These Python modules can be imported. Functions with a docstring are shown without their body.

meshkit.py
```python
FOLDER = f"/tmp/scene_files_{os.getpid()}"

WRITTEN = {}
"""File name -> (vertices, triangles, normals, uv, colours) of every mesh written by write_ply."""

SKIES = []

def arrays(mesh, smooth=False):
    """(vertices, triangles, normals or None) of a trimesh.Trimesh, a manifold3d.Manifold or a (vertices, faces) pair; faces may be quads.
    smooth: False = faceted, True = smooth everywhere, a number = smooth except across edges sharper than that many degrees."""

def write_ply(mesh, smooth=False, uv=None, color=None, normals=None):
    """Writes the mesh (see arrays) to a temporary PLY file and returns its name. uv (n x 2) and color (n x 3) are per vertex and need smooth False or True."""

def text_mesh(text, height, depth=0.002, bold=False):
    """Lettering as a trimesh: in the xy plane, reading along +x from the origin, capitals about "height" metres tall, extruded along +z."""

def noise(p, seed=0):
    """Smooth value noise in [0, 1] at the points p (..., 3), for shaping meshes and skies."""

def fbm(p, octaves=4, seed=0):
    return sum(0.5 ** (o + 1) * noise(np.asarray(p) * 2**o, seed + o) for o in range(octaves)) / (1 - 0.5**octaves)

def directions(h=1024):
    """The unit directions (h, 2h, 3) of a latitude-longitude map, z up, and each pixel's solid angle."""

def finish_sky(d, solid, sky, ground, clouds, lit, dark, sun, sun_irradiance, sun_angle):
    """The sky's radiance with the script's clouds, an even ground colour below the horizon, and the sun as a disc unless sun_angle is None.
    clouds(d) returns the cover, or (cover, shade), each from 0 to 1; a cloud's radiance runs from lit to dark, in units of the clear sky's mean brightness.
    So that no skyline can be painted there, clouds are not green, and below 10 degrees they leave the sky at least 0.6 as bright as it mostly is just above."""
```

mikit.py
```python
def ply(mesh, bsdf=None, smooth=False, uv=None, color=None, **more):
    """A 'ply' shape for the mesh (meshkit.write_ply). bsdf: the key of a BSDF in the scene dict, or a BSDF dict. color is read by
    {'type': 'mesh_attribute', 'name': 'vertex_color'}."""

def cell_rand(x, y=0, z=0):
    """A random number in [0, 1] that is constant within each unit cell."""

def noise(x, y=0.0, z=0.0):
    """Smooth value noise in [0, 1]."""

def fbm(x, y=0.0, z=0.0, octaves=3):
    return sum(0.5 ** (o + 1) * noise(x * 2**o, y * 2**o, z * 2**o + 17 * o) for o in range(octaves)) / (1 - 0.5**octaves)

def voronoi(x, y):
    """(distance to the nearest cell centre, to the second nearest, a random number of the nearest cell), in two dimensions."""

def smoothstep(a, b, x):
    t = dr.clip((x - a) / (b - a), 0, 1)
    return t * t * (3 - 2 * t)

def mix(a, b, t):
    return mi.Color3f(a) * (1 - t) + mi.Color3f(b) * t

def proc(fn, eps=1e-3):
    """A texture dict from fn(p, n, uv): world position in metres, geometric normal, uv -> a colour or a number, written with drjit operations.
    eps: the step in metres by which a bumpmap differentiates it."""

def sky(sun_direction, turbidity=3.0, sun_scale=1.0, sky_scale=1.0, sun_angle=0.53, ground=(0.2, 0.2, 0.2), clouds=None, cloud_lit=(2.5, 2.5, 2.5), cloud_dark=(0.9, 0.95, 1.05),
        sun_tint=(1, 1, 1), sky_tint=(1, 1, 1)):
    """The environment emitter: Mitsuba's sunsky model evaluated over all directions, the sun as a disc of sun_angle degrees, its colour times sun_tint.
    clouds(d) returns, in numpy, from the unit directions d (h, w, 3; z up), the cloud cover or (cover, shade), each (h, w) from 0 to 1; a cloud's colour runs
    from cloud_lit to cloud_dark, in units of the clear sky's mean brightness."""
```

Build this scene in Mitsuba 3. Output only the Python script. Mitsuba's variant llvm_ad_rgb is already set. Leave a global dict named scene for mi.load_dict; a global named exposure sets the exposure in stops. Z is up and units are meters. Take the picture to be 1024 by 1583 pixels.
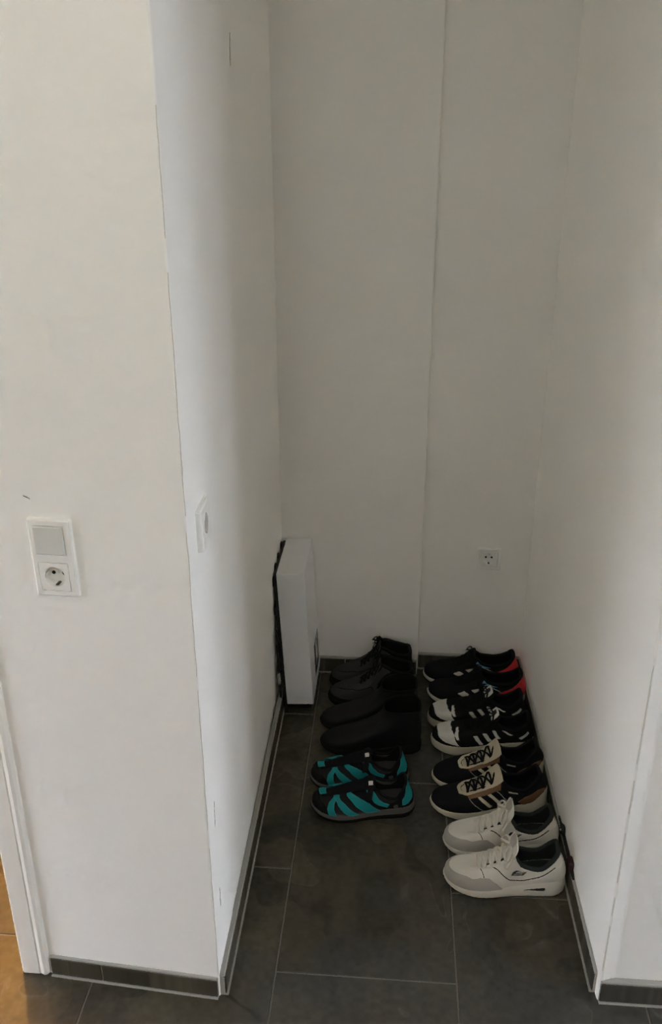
import math, random
import numpy as np, trimesh, mitsuba as mi, drjit as dr, mikit, meshkit
import manifold3d as m3
from scipy.interpolate import PchipInterpolator, CubicSpline
from mikit import noise, fbm, voronoi, cell_rand, smoothstep, mix
T = mi.ScalarTransform4f
random.seed(7); rng = np.random.default_rng(7)
scene, labels = {}, {}

# ---------------------------------------------------------------- camera, sky, exposure
FOCAL, PITCH, YAW, ROLL, CAM_H = 1333.45, 0.392807, -0.077676, 0.001435, 1.74185
fw = np.array([math.sin(YAW) * math.cos(PITCH), math.cos(YAW) * math.cos(PITCH), -math.sin(PITCH)])
rt = np.array([math.cos(YAW), -math.sin(YAW), 0.0]); dn = np.cross(fw, rt)
up = -(-rt * math.sin(ROLL) + dn * math.cos(ROLL))
scene['camera'] = dict(type='perspective', fov=math.degrees(2 * math.atan(512 / FOCAL)), fov_axis='x', near_clip=0.05, far_clip=60.0,
                       principal_point_offset_x=0.0, principal_point_offset_y=(791.5 - 760) / 1583,
                       to_world=T().look_at(origin=[0, 0, CAM_H], target=[float(v) for v in np.array([0, 0, CAM_H]) + fw], up=[float(v) for v in up]))
scene['sky'] = mikit.sky([0.5, -0.6, 0.62], sun_scale=0.0, ground=(0.5, 0.5, 0.48), clouds=lambda d: np.ones(d.shape[:2]),
                         cloud_lit=(2.0, 2.13, 2.40), cloud_dark=(2.0, 2.13, 2.40))
exposure = 4.80

# ---------------------------------------------------------------- helpers
def numbered(k):
    if k not in scene and k not in labels: return k
    i = 1
    while f'{k}_{i:03d}' in scene or f'{k}_{i:03d}' in labels: i += 1
    return f'{k}_{i:03d}'
def thing(name, label, cat, group=None):
    k = numbered(name); labels[k] = {'label': label, 'category': cat}
    if group: labels[k]['group'] = group
    return k
def put(name, mesh, mat, parent=None, smooth=30, label=None, tw=None):
    k = numbered((parent + '__' if parent else '') + name)
    d = mikit.ply(mesh, mat, smooth=smooth) if not isinstance(mesh, dict) else dict(mesh)
    if tw is not None: d['to_world'] = tw
    scene[k] = d
    if label: labels[k] = {'label': label}
    return k
def struct(name, mesh, mat, smooth=30, label=None):
    k = put(name, mesh, mat, None, smooth); labels[k] = {'kind': 'structure'}
    if label: labels[k]['label'] = label
    return k
def box(x0, x1, y0, y1, z0, z1, ch=0.0):
    if ch <= 0:
        b = trimesh.creation.box([x1 - x0, y1 - y0, z1 - z0]); b.apply_translation([(x0 + x1) / 2, (y0 + y1) / 2, (z0 + z1) / 2]); return b
    pts = []
    for sx, X in ((1, x0), (-1, x1)):
        for sy, Y in ((1, y0), (-1, y1)):
            for sz, Z in ((1, z0), (-1, z1)):
                pts += [[X + sx * ch, Y + sy * ch, Z], [X + sx * ch, Y, Z + sz * ch], [X, Y + sy * ch, Z + sz * ch]]
    return trimesh.convex.convex_hull(np.array(pts))
def prism(poly, z0, z1):
    """vertical prism of a footprint"""
    return m3.Manifold.extrude(m3.CrossSection([np.array(poly, float)], m3.FillRule.NonZero), z1 - z0).translate([0, 0, z0])
def tri(m):
    if isinstance(m, trimesh.Trimesh): return m
    a = m.to_mesh(); return trimesh.Trimesh(np.array(a.vert_properties[:, :3]), np.array(a.tri_verts), process=False)
def cat(*ms): return trimesh.util.concatenate([tri(m) for m in ms])
def cube_m(x0, x1, y0, y1, z0, z1): return m3.Manifold.cube([x1 - x0, y1 - y0, z1 - z0]).translate([x0, y0, z0])
def moved(m, M): m = tri(m).copy(); m.apply_transform(M); return m
def rotz(a, loc=(0, 0, 0)):
    M = trimesh.transformations.rotation_matrix(a, [0, 0, 1]); M[:3, 3] = loc; return M
def tube(pts, r, n=8, flat=1.0, closed=False, upv=None):
    """tube along points; r a number or list; flat scales the thickness along the local normal"""
    P = np.array(pts, float); N = len(P); r = np.broadcast_to(np.asarray(r, float), (N,))
    t = np.gradient(P, axis=0) if not closed else np.roll(P, -1, 0) - np.roll(P, 1, 0)
    t /= np.maximum(np.linalg.norm(t, axis=1, keepdims=True), 1e-9)
    nn = np.zeros_like(P)
    if upv is not None: nn[:] = np.array(upv, float)
    else:
        a = np.array([0, 0, 1.0]) if abs(t[0][2]) < .9 else np.array([1.0, 0, 0])
        for i in range(N):
            a = a - t[i] * (a @ t[i]); a /= np.linalg.norm(a); nn[i] = a
    nn = nn - t * (nn * t).sum(1, keepdims=True); nn /= np.maximum(np.linalg.norm(nn, axis=1, keepdims=True), 1e-9)
    b = np.cross(t, nn); ang = np.arange(n) * 2 * np.pi / n
    V = P[:, None] + r[:, None, None] * (np.cos(ang)[None, :, None] * b[:, None] + flat * np.sin(ang)[None, :, None] * nn[:, None])
    return loft(V, closed_u=closed, cap=not closed)
def loft(V, closed_u=False, cap=False):
    """V (rows, ring points, 3): closed rings joined along the rows"""
    N, n = V.shape[:2]; F = []; R = N if closed_u else N - 1
    i, j = np.meshgrid(np.arange(R), np.arange(n), indexing='ij'); i2, j2 = (i + 1) % N, (j + 1) % n
    a, b, c, d = i * n + j, i2 * n + j, i2 * n + j2, i * n + j2
    F = np.concatenate([np.stack([a, d, c], -1).reshape(-1, 3), np.stack([a, c, b], -1).reshape(-1, 3)])
    W = V.reshape(-1, 3)
    if cap:
        W = np.vstack([W, V[0].mean(0), V[-1].mean(0)]); k = np.arange(n); k2 = (k + 1) % n
        F = np.vstack([F, np.stack([k, k * 0 + N * n, k2], 1)[:, [0, 1, 2]], np.stack([(N - 1) * n + k2, k * 0 + N * n + 1, (N - 1) * n + k], 1)])
    m = trimesh.Trimesh(W, F, process=False)
    if m.is_watertight and m.volume < 0: m.invert()
    return m
def slab(A, B, wrap=False):
    """closed sheet between two grids A (outer) and B (inner), each (u, v, 3); wrap closes u"""
    nu, nv = A.shape[:2]; off = nu * nv; F = []
    def q(a, b, c, d): F.extend([np.stack([a, b, c], -1).reshape(-1, 3), np.stack([a, c, d], -1).reshape(-1, 3)])
    R = nu if wrap else nu - 1
    i, j = np.meshgrid(np.arange(R), np.arange(nv - 1), indexing='ij'); i2 = (i + 1) % nu
    a, b, c, d = i * nv + j, i * nv + j + 1, i2 * nv + j + 1, i2 * nv + j
    q(a, b, c, d); q(a + off, d + off, c + off, b + off)
    i = np.arange(R); i2 = (i + 1) % nu
    q(i * nv, i2 * nv, i2 * nv + off, i * nv + off)
    e = nv - 1; q(i2 * nv + e, i * nv + e, i * nv + e + off, i2 * nv + e + off)
    if not wrap:
        j = np.arange(nv - 1)
        q(j + 1, j, j + off, j + 1 + off); k = (nu - 1) * nv; q(k + j, k + j + 1, k + j + 1 + off, k + j + off)
    m = trimesh.Trimesh(np.vstack([A.reshape(-1, 3), B.reshape(-1, 3)]), np.vstack(F), process=False)
    if m.volume < 0: m.invert()
    return m

# ---------------------------------------------------------------- materials
def pm(name, col, rough=0.6, metal=0.0, spec=0.4, bump=None, bscale=1.0, **kw):
    b = dict(type='principled', base_color=col if isinstance(col, dict) else {'type': 'rgb', 'value': list(col)}, roughness=rough, metallic=metal, specular=spec, **kw)
    if bump is not None: b = dict(type='bumpmap', scale=bscale, arbitrary=bump, bsdf=b)
    scene['mat_' + name] = dict(type='twosided', bsdf=b); return 'mat_' + name
def plaster_bump(p, n, uv):
    q = p * 130.0
    return fbm(q.x, q.y, q.z, 3)
def wall_col(p, n, uv):
    a = fbm(p.x * 3, p.y * 3, p.z * 3, 3); b = fbm(p.x * 60, p.y * 60, p.z * 60, 2)
    return mix((0.80, 0.785, 0.75), (0.85, 0.84, 0.815), a * 0.8 + b * 0.2)
M = {}
M['wall'] = pm('wall', mikit.proc(wall_col), 0.75, spec=0.25, bump=mikit.proc(plaster_bump, 1.2e-3), bscale=0.0026)
M['ceiling'] = pm('ceiling', (0.83, 0.82, 0.79), 0.9, spec=0.1)
def cleft(p):
    """layered cleft surface: (height step 0..1, tone of the layer, warm tint)"""
    w1 = fbm(p.x * 3.1, p.y * 2.6, 1.7, 4); w2 = fbm(p.x * 2.2 + 9, p.y * 2.0, 5.1, 4)
    a = fbm(p.x * 3.4 + 3.0 * w1, p.y * 2.2 + 3.0 * w2, 3.3, 5) * 8.0
    i = dr.floor(a); f = smoothstep(0.86, 1.0, a - i)
    tone = cell_rand(i, 3, 1) * (1 - f) + cell_rand(i + 1, 3, 1) * f
    return (i + f) / 8.0, tone, dr.abs(a - i - 0.93)
def slate(p, n, uv):
    h, tone, edge = cleft(p); w2 = fbm(p.x * 11, p.y * 8, 4.0, 4); w3 = fbm(p.x * 2.5, p.y * 2.5, 7.0, 3); f = fbm(p.x * 80, p.y * 80, 2.0, 2)
    c = mix((0.013, 0.0125, 0.011), (0.070, 0.061, 0.041), tone * 0.7 + 0.3 * smoothstep(0.38, 0.62, w2))
    c = mix(c, (0.050, 0.050, 0.049), smoothstep(0.50, 0.60, w3) * 0.5)
    c = mix(c, (0.092, 0.086, 0.074), smoothstep(0.06, 0.0, edge) * smoothstep(0.5, 0.62, w2) * 0.6)
    return c * (0.75 + 0.5 * f)
def slate_bump(p, n, uv):
    h, tone, edge = cleft(p)
    return h * 3.0 + 0.12 * fbm(p.x * 60, p.y * 60, 2.0, 2)
M['slate'] = pm('slate', mikit.proc(slate), 0.42, spec=0.4, bump=mikit.proc(slate_bump, 2e-3), bscale=0.004)
M['grout'] = pm('grout', (0.15, 0.14, 0.12), 0.9, spec=0.1)
M['silicone'] = pm('silicone', (0.33, 0.32, 0.29), 0.7, spec=0.2)
M['white_plastic'] = pm('white_plastic', (0.80, 0.79, 0.76), 0.3, spec=0.5)
M['grey_plastic'] = pm('grey_plastic', (0.62, 0.62, 0.59), 0.4, spec=0.4)
M['dark_metal'] = pm('dark_metal', (0.06, 0.055, 0.05), 0.35, metal=0.6)
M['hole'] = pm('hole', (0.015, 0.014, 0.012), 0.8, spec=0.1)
M['door_paint'] = pm('door_paint', (0.78, 0.755, 0.71), 0.35, spec=0.4)
M['gloss_white'] = pm('gloss_white', (0.76, 0.765, 0.78), 0.28, spec=0.35)
M['black_gloss'] = pm('black_gloss', (0.012, 0.012, 0.014), 0.12, spec=0.5)
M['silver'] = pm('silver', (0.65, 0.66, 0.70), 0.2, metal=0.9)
M['black_plastic'] = pm('black_plastic', (0.012, 0.012, 0.011), 0.5, spec=0.3)
M['dark_red'] = pm('dark_red', (0.035, 0.008, 0.012), 0.5)

# ---------------------------------------------------------------- the setting
H = 2.6
LC, LB = (-0.345, 1.298), (-0.362, 2.552)          # niche left wall, front corner to back
RC, RB = (0.473, 1.366), (0.457, 2.597)
LEFT_DOOR = (-0.735, 1.327)
def rounded(poly, k, r, n=5):
    """footprint polygon with corner k rounded"""
    P = [np.array(p, float) for p in poly]; a, b, c = P[k - 1], P[k], P[(k + 1) % len(P)]
    d1, d2 = (a - b) / np.linalg.norm(a - b), (c - b) / np.linalg.norm(c - b)
    p0, p2 = b + d1 * r, b + d2 * r
    arc = [(1 - t) ** 2 * p0 + 2 * t * (1 - t) * b + t * t * p2 for t in np.linspace(0, 1, n)]
    return [tuple(p) for p in P[:k]] + [tuple(p) for p in arc] + [tuple(p) for p in P[k + 1:]]
def wall_frame(origin, right, tilt=0.0, lean=0.0):
    """matrix taking plate xy to a vertical wall: x along 'right', y up, z out of the wall"""
    r = np.array([right[0], right[1], 0.0]); r /= np.linalg.norm(r); u = np.array([0, 0, 1.0]); n = np.cross(r, u)
    Mw = np.eye(4); Mw[:3, 0], Mw[:3, 1], Mw[:3, 2], Mw[:3, 3] = r, u, n, origin
    return Mw @ trimesh.transformations.rotation_matrix(tilt, [0, 0, 1]) @ trimesh.transformations.rotation_matrix(lean, [1, 0, 0])
d = np.array(LC) - np.array(LEFT_DOOR)
def on_front(x): t = (x - LEFT_DOOR[0]) / d[0]; return LEFT_DOOR[1] + t * d[1]
MW1 = wall_frame((-0.590, on_front(-0.590) + 0.0015, 1.056), d, tilt=0.012)
wl = np.array(LB) - np.array(LC)
MW2 = wall_frame((-0.3475, 1.402, 1.090), wl, tilt=0.03, lean=-0.02) @ trimesh.transformations.rotation_matrix(0.03, [0, 1, 0])
MW3 = wall_frame((0.3245, 2.599, 0.4385), (1, -0.004), tilt=-0.01)
def pocket(Mw, cx=0.0, cy=0.0):
    return m3.Manifold.cube([0.0555, 0.0555, 0.08], True).translate([cx, cy, 0.005]).transform(Mw[:3, :4])
DX0 = -0.785                                        # right side of the doorway
struct('wall_front_left', tri(prism(rounded([(DX0, 1.330), LC, (LC[0] - 0.001, 1.46), (DX0, 1.46)], 1, 0.006), 0, H) - pocket(MW1, -0.001, -0.0355) - pocket(MW2)), M['wall'], 40)
struct('wall_left', tri(prism([(LC[0] - 0.001, 1.45), (-0.3471, 1.45), LB, (LB[0], 2.72), (-0.47, 2.72), (-0.47, 1.45)], 0, H)), M['wall'], 40)
struct('wall_back', tri(prism(rounded([(0.10, 2.552), (0.104, 2.60), (0.60, 2.597), (0.60, 2.72), (-0.362, 2.72), (-0.362, 2.552)], 0, 0.003), 0, H) - pocket(MW3)), M['wall'], 40)
struct('wall_right', tri(prism([RC, (0.61, 1.36), (0.61, 2.60), RB], 0, H)), M['wall'], 40)
struct('wall_front_right', tri(prism([(0.4728, 1.372), (0.4736, 1.354), (0.478, 1.350), (0.500, 1.3575), (0.510, 1.3595), (2.9, 1.3595), (2.9, 1.50), (0.4712, 1.50)], 0, H)), M['wall'], 20)
# unseen hallway behind the camera; wall openings placed and sized to shape the daylight
def wall_with_hole(x0, x1, y, t, hx0, hx1, hz0, hz1):
    return cat(box(x0, hx0, y - t, y, 0, H), box(hx1, x1, y - t, y, 0, H), box(hx0, hx1, y - t, y, 0, hz0), box(hx0, hx1, y - t, y, hz1, H))
struct('wall_behind', box(-2.4, 3.02, -2.72, -2.6, 0, H), M['wall'], False)
w = cat(wall_with_hole(-2.72, 0.42, 0, 0.12, -0.19, 0.32, 0.05, 2.30), wall_with_hole(0.42, 1.36, 0, 0.12, 0.60, 1.28, 0.05, 2.30))
struct('wall_hall_right', moved(w, rotz(math.pi / 2, (2.9, 0, 0))), M['wall'], False)
struct('wall_hall_left', moved(wall_with_hole(-2.72, 4.2, 0, 0.12, 0.10, 1.10, 0.0, 1.42), rotz(math.pi / 2, (-2.4, 0, 0))), M['wall'], False)  # unseen opening added to light the left front wall
struct('wall_door_side', cat(box(-2.4, -1.66, 1.33, 1.46, 0, H), box(-1.66, DX0, 1.33, 1.46, 2.06, H)), M['wall'], False)
struct('wall_room_back', box(-2.4, -0.47, 4.08, 4.2, 0, H), M['wall'], False)
struct('wall_room_right', box(-0.58, -0.47, 2.72, 4.2, 0, H), M['wall'], False)
struct('ceiling', box(-2.52, 3.02, -2.72, 4.2, H, H + 0.12), M['ceiling'], False)
fl = struct('floor', box(-2.6, 3.1, -2.8, 4.3, -0.15, -0.0022), M['grout'], False)
# slate tiles
TW, TL, J, XA = 0.4048, 0.637, 0.0042, -0.2327
cols = {0: 2.0048, 1: 1.6174, -1: 1.6631, -2: 1.4155}
for c in range(-6, 9):
    x0 = XA + c * TW
    yb = cols.get(c, 1.6631 if c % 2 else 2.0048)
    xa, xb = x0 + J / 2, x0 + TW - J / 2
    if xb < -2.4 or xa > 2.9: continue
    for k in range(-8, 5):
        ya, yc = yb + k * TL + J / 2, yb + (k + 1) * TL - J / 2
        if yc < -2.6 or ya > 4.1 or (xa > 0.6 and ya > 1.5): continue
        if ya > 2.7 and xa > -0.5: continue
        if yc < -1.2: continue
        dz = rng.uniform(-0.0003, 0.0003)
        put('tile', box(max(xa, -2.4), min(xb, 2.9), ya, yc, -0.012, dz, 0.0012), M['slate'], fl, False)
MARKS = [[(-0.3453, 1.357, 0.487), (-0.3453, 1.354, 0.46), (-0.3453, 1.351, 0.428)], [(-0.3453, 1.355, 0.257), (-0.3453, 1.3535, 0.23), (-0.3453, 1.355, 0.204)],
         [(-0.3537, 1.931, 1.931), (-0.3537, 1.9275, 1.90), (-0.3537, 1.923, 1.87)], [(-0.632, 1.3185, 1.170), (-0.627, 1.3175, 1.1685), (-0.621, 1.3175, 1.165)]]
# skirting tiles: a strip of slate with a silicone bead on top
def skirting(name, a, b, inside, th=0.010, h=0.056, joints=()):
    """from a to b along the wall foot; inside = unit vector into the room"""
    a, b, n = np.array(a, float), np.array(b, float), np.array(inside, float)
    L = np.linalg.norm(b - a); ang = math.atan2(*(b - a)[::-1])
    sgn = 1 if (b - a)[0] * n[1] - (b - a)[1] * n[0] > 0 else -1
    ya, yb2 = sorted((0, sgn * th))
    Mx = rotz(ang, (a[0], a[1], 0))
    bead = box(0, L, *sorted((-sgn * 0.003, sgn * (th - 0.002))), h - 0.004, h + 0.006, 0.0025)
    k = struct(name, moved(cat(bead, box(0, L, *sorted((-sgn * 0.004, sgn * (th - 0.003))), 0, h - 0.004), box(0, L, *sorted((0, sgn * (th + 0.004))), -0.002, 0.0012)), Mx), M['silicone'], False)
    cuts = [0] + [j for j in joints if 0 < j < L] + [L]
    for s0, s1 in zip(cuts[:-1], cuts[1:]):
        put('tile', moved(box(s0 + 0.0015, s1 - 0.0015, ya, yb2, 0.0035, h - 0.001, 0.001), Mx), M['slate'], k, False)
skirting('baseboard_left', (-0.3455, 1.302), (-0.3515, 2.55), (1, 0), th=0.0135, joints=(0.36, 0.99))
skirting('baseboard_right', (0.4725, 1.370), (0.4585, 2.59), (-1, 0), th=0.008, joints=(0.28, 0.90))
skirting('baseboard_back', (-0.35, 2.552), (0.098, 2.552), (0, -1), th=0.009, joints=(0.2,))
skirting('baseboard_back_right', (0.104, 2.599), (0.455, 2.597), (0, -1), th=0.009)
skirting('baseboard_front_left', (-0.732, 1.3265), (-0.348, 1.2985), (0, -1), th=0.006, h=0.052, joints=(0.12,))
skirting('baseboard_front_right', (0.476, 1.362), (1.8, 1.3595), (0, -1), th=0.016, joints=(0.5, 1.1))
# doorway casing and lining
def fix(m):
    m = tri(m)
    if m.volume < 0: m.invert()
    return m
dk = struct('door_frame_1', fix(cat(box(DX0 - 0.015, DX0 + 0.002, 1.322, 1.475, 0.004, 2.06), box(-1.66, -1.645, 1.322, 1.475, 0.004, 2.06), box(-1.66, DX0, 1.322, 1.475, 2.045, 2.06))), M['door_paint'], False, 'white painted door frame at the left edge')
def prof_casing(xa, xb):
    w = xb - xa
    pr = [(0, 0), (0, 0.011), (0.003, 0.014), (w - 0.024, 0.014), (w - 0.0215, 0.0122), (w - 0.019, 0.0142), (w - 0.012, 0.0165), (w - 0.006, 0.0145), (w - 0.001, 0.008), (w, 0)]
    return m3.Manifold.extrude(m3.CrossSection([np.array([(xa + p[0], 1.3305 - p[1]) for p in pr])], m3.FillRule.NonZero), 2.11).translate([0, 0, 0.007])
put('casing', tri(prof_casing(-0.797, -0.734)), M['door_paint'], dk, 25)
put('casing', tri(prof_casing(-1.72, -1.65)), M['door_paint'], dk, 25)

# scratches, a hair crack and worn corner lines
M['mark'] = pm('mark', (0.10, 0.095, 0.085), 0.9, spec=0.1); M['corner'] = pm('corner', (0.60, 0.58, 0.53), 0.9, spec=0.1)
def mark(wall, pts, r=0.0007, m='mark', name='scratch'): put(name, tube(pts, r, 5), M[m], wall, 40)
def corner(wall, x, y, zs):
    for z0, z1 in zs:
        zz = np.linspace(z0, z1, max(int((z1 - z0) / 0.02), 3)); w = np.array([meshkit.noise(np.c_[zz * 60, zz * 0 + x * 9, zz * 0], 3)]).ravel() - .5
        mark(wall, np.c_[x + w * .0012, y + w * .001, zz], .0009, 'corner', 'corner_crack')
mark('wall_front_left', MARKS[0]); mark('wall_front_left', MARKS[1]); mark('wall_left', MARKS[2], 0.0009); mark('wall_front_left', MARKS[3], 0.0006)
corner('wall_front_left', -0.3468, 1.2995, [(0.06, 0.42), (0.47, 0.80), (0.83, 1.12), (1.15, 1.55), (1.6, 1.78)])
corner('wall_front_right', 0.4755, 1.3515, [(0.09, 0.22), (0.25, 0.30), (0.34, 0.47), (0.52, 0.60), (0.64, 0.86)])

# ---------------------------------------------------------------- sockets and switch
def rbox2(w, h, r, n=5):
    pts = []
    for cx, cy, a0 in ((w / 2 - r, h / 2 - r, 0), (-w / 2 + r, h / 2 - r, 90), (-w / 2 + r, -h / 2 + r, 180), (w / 2 - r, -h / 2 + r, 270)):
        for k in range(n): a = math.radians(a0 + 90 * k / (n - 1)); pts.append((cx + r * math.cos(a), cy + r * math.sin(a)))
    return np.array(pts)
def pillow_plate(w, h, t, r=0.004, holes=()):
    """plate with bevelled rim, in xy, front at z = t"""
    rings = [(0, 0), (0, t * 0.45), (0.0012, t * 0.78), (0.004, t)]
    V = np.array([np.c_[rbox2(w - 2 * i, h - 2 * i, max(r - i * 0.4, 0.0008)), np.full(20, z)] for i, z in rings])
    m = loft(V, cap=True); mf = m3.Manifold(m3.Mesh(m.vertices.astype(np.float32), m.faces.astype(np.uint32)))
    for (cx, cy, hw, hh) in holes:
        mf = mf - m3.Manifold.extrude(m3.CrossSection([rbox2(hw, hh, 0.0015)], m3.FillRule.NonZero), 0.05).translate([cx, cy, -0.02])
    return tri(mf)
def socket_insert(parent, Mw, cy, front):
    """round recessed outlet, 55 mm insert, centred (0, cy)"""
    ins = m3.Manifold.extrude(m3.CrossSection([rbox2(0.0545, 0.0545, 0.0012)], m3.FillRule.NonZero), 0.026).translate([0, 0, front - 0.026])
    ins = ins - m3.Manifold.cylinder(0.05, 0.0195, 0.0198, 48).translate([0, 0, front - 0.0175])
    ribs = m3.Manifold()
    for s in (-1, 1): ribs = ribs + m3.Manifold.cube([0.004, 0.007, 0.015], True).translate([s * 0.0185, 0, front - 0.0095])
    ins = ins + ribs
    for s in (-1, 1): ins = ins - m3.Manifold.cylinder(0.006, 0.0028, 0.0028, 20).translate([s * 0.0095, 0, front - 0.0205])
    tw = lambda m: moved(m, Mw @ trimesh.transformations.translation_matrix([0, cy, 0]))
    k = put('socket_insert', tw(tri(ins)), M['white_plastic'], parent, 30)
    for s in (-1, 1):
        put('pin_hole', tw(tri(m3.Manifold.cylinder(0.0008, 0.0034, 0.0034, 20).translate([s * 0.0095, 0, front - 0.0173]))), M['hole'], k, 30)
        put('earth_clip', tw(box(-0.0025, 0.0025, *sorted((s * 0.0165, s * 0.0192)), front - 0.0172, front - 0.004, 0.0006)), M['dark_metal'], k, False)
    put('screw_cover', tw(tri(m3.Manifold.cylinder(0.001, 0.0022, 0.0022, 16).translate([0, 0, front - 0.0176]))), M['grey_plastic'], k, 30)
t1 = thing('wall_switch', 'white double wall plate with rocker switch above a socket, on the pale wall at left', 'switch')
Mw = MW1
put('frame', moved(pillow_plate(0.081, 0.152, 0.0105, holes=[(-0.001, 0.0355, 0.056, 0.056), (-0.001, -0.0355, 0.056, 0.056)]), Mw), M['white_plastic'], t1, 25)
rk = m3.Manifold.hull(m3.Manifold.cube([0.0545, 0.0545, 0.007], True).translate([0, 0, 0.0085]) + m3.Manifold.cube([0.0515, 0.050, 0.002], True).translate([-0.0005, 0, 0.0125]))
put('rocker', moved(tri(rk), Mw @ trimesh.transformations.translation_matrix([-0.001, 0.0355, 0])), M['grey_plastic'], t1, False, 'grey rocker')
socket_insert(t1, Mw @ trimesh.transformations.translation_matrix([-0.001, 0, 0]), -0.0355, 0.0105)
t2 = thing('wall_socket', 'white single socket on the left side wall, loose with a dark gap behind it', 'socket', )
Mw = MW2
put('frame', moved(pillow_plate(0.081, 0.081, 0.0115, holes=[(0, 0, 0.056, 0.056)]), Mw), M['white_plastic'], t2, 25)
put('gap_shade_ring', moved(tri(cube_m(-0.036, 0.036, -0.036, 0.036, -0.002, 0.004) - cube_m(-0.028, 0.028, -0.028, 0.028, -0.01, 0.01)), Mw), M['hole'], t2, False, 'near-black ring added to darken the gap')  # near-black ring stands in for the shade behind the loose plate
socket_insert(t2, Mw, 0, 0.0115)
t3 = thing('wall_socket', 'white single socket low on the back wall of the niche, above the black running shoes', 'socket')
Mw = MW3
put('frame', moved(pillow_plate(0.081, 0.079, 0.0105, holes=[(0, 0, 0.056, 0.056)]), Mw), M['white_plastic'], t3, 25)
socket_insert(t3, Mw, 0, 0.0105)

# ---------------------------------------------------------------- white box appliance against the left wall
wb = thing('appliance_box', 'tall slim white box with a dark display, standing upright against the left wall', 'box')
BW, BD, BH = 0.086, 0.248, 0.475
LEAN = T().translate([-0.3225, 2.298, 0.037]).rotate([0, 1, 0], -2.9)
def bm(m): return moved(m, np.array(LEAN.matrix, float))
body = box(0, BW, 0, BD, 0.0, BH, 0.002); body = m3.Manifold(m3.Mesh(body.vertices.astype(np.float32), body.faces.astype(np.uint32)))
body = body - cube_m(BW - 0.006, BW + 0.01, 0.105, 0.232, 0.030, 0.150)
body = body - cube_m(0.060, 0.0606, -0.01, 0.001, 0.03, 0.115)
put('body', bm(tri(body)), M['gloss_white'], wb, 20)
put('display', bm(box(BW - 0.006, BW - 0.0005, 0.1055, 0.2315, 0.0305, 0.1495)), M['black_gloss'], wb, False, 'black glossy display window')
put('display_glint', bm(box(BW - 0.001, BW + 0.0015, 0.135, 0.160, 0.060, 0.140, 0.001)), M['silver'], wb, False, 'silver strip in place of a highlight on the display')  # silver strip imitates a reflection on the dark glass
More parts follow.
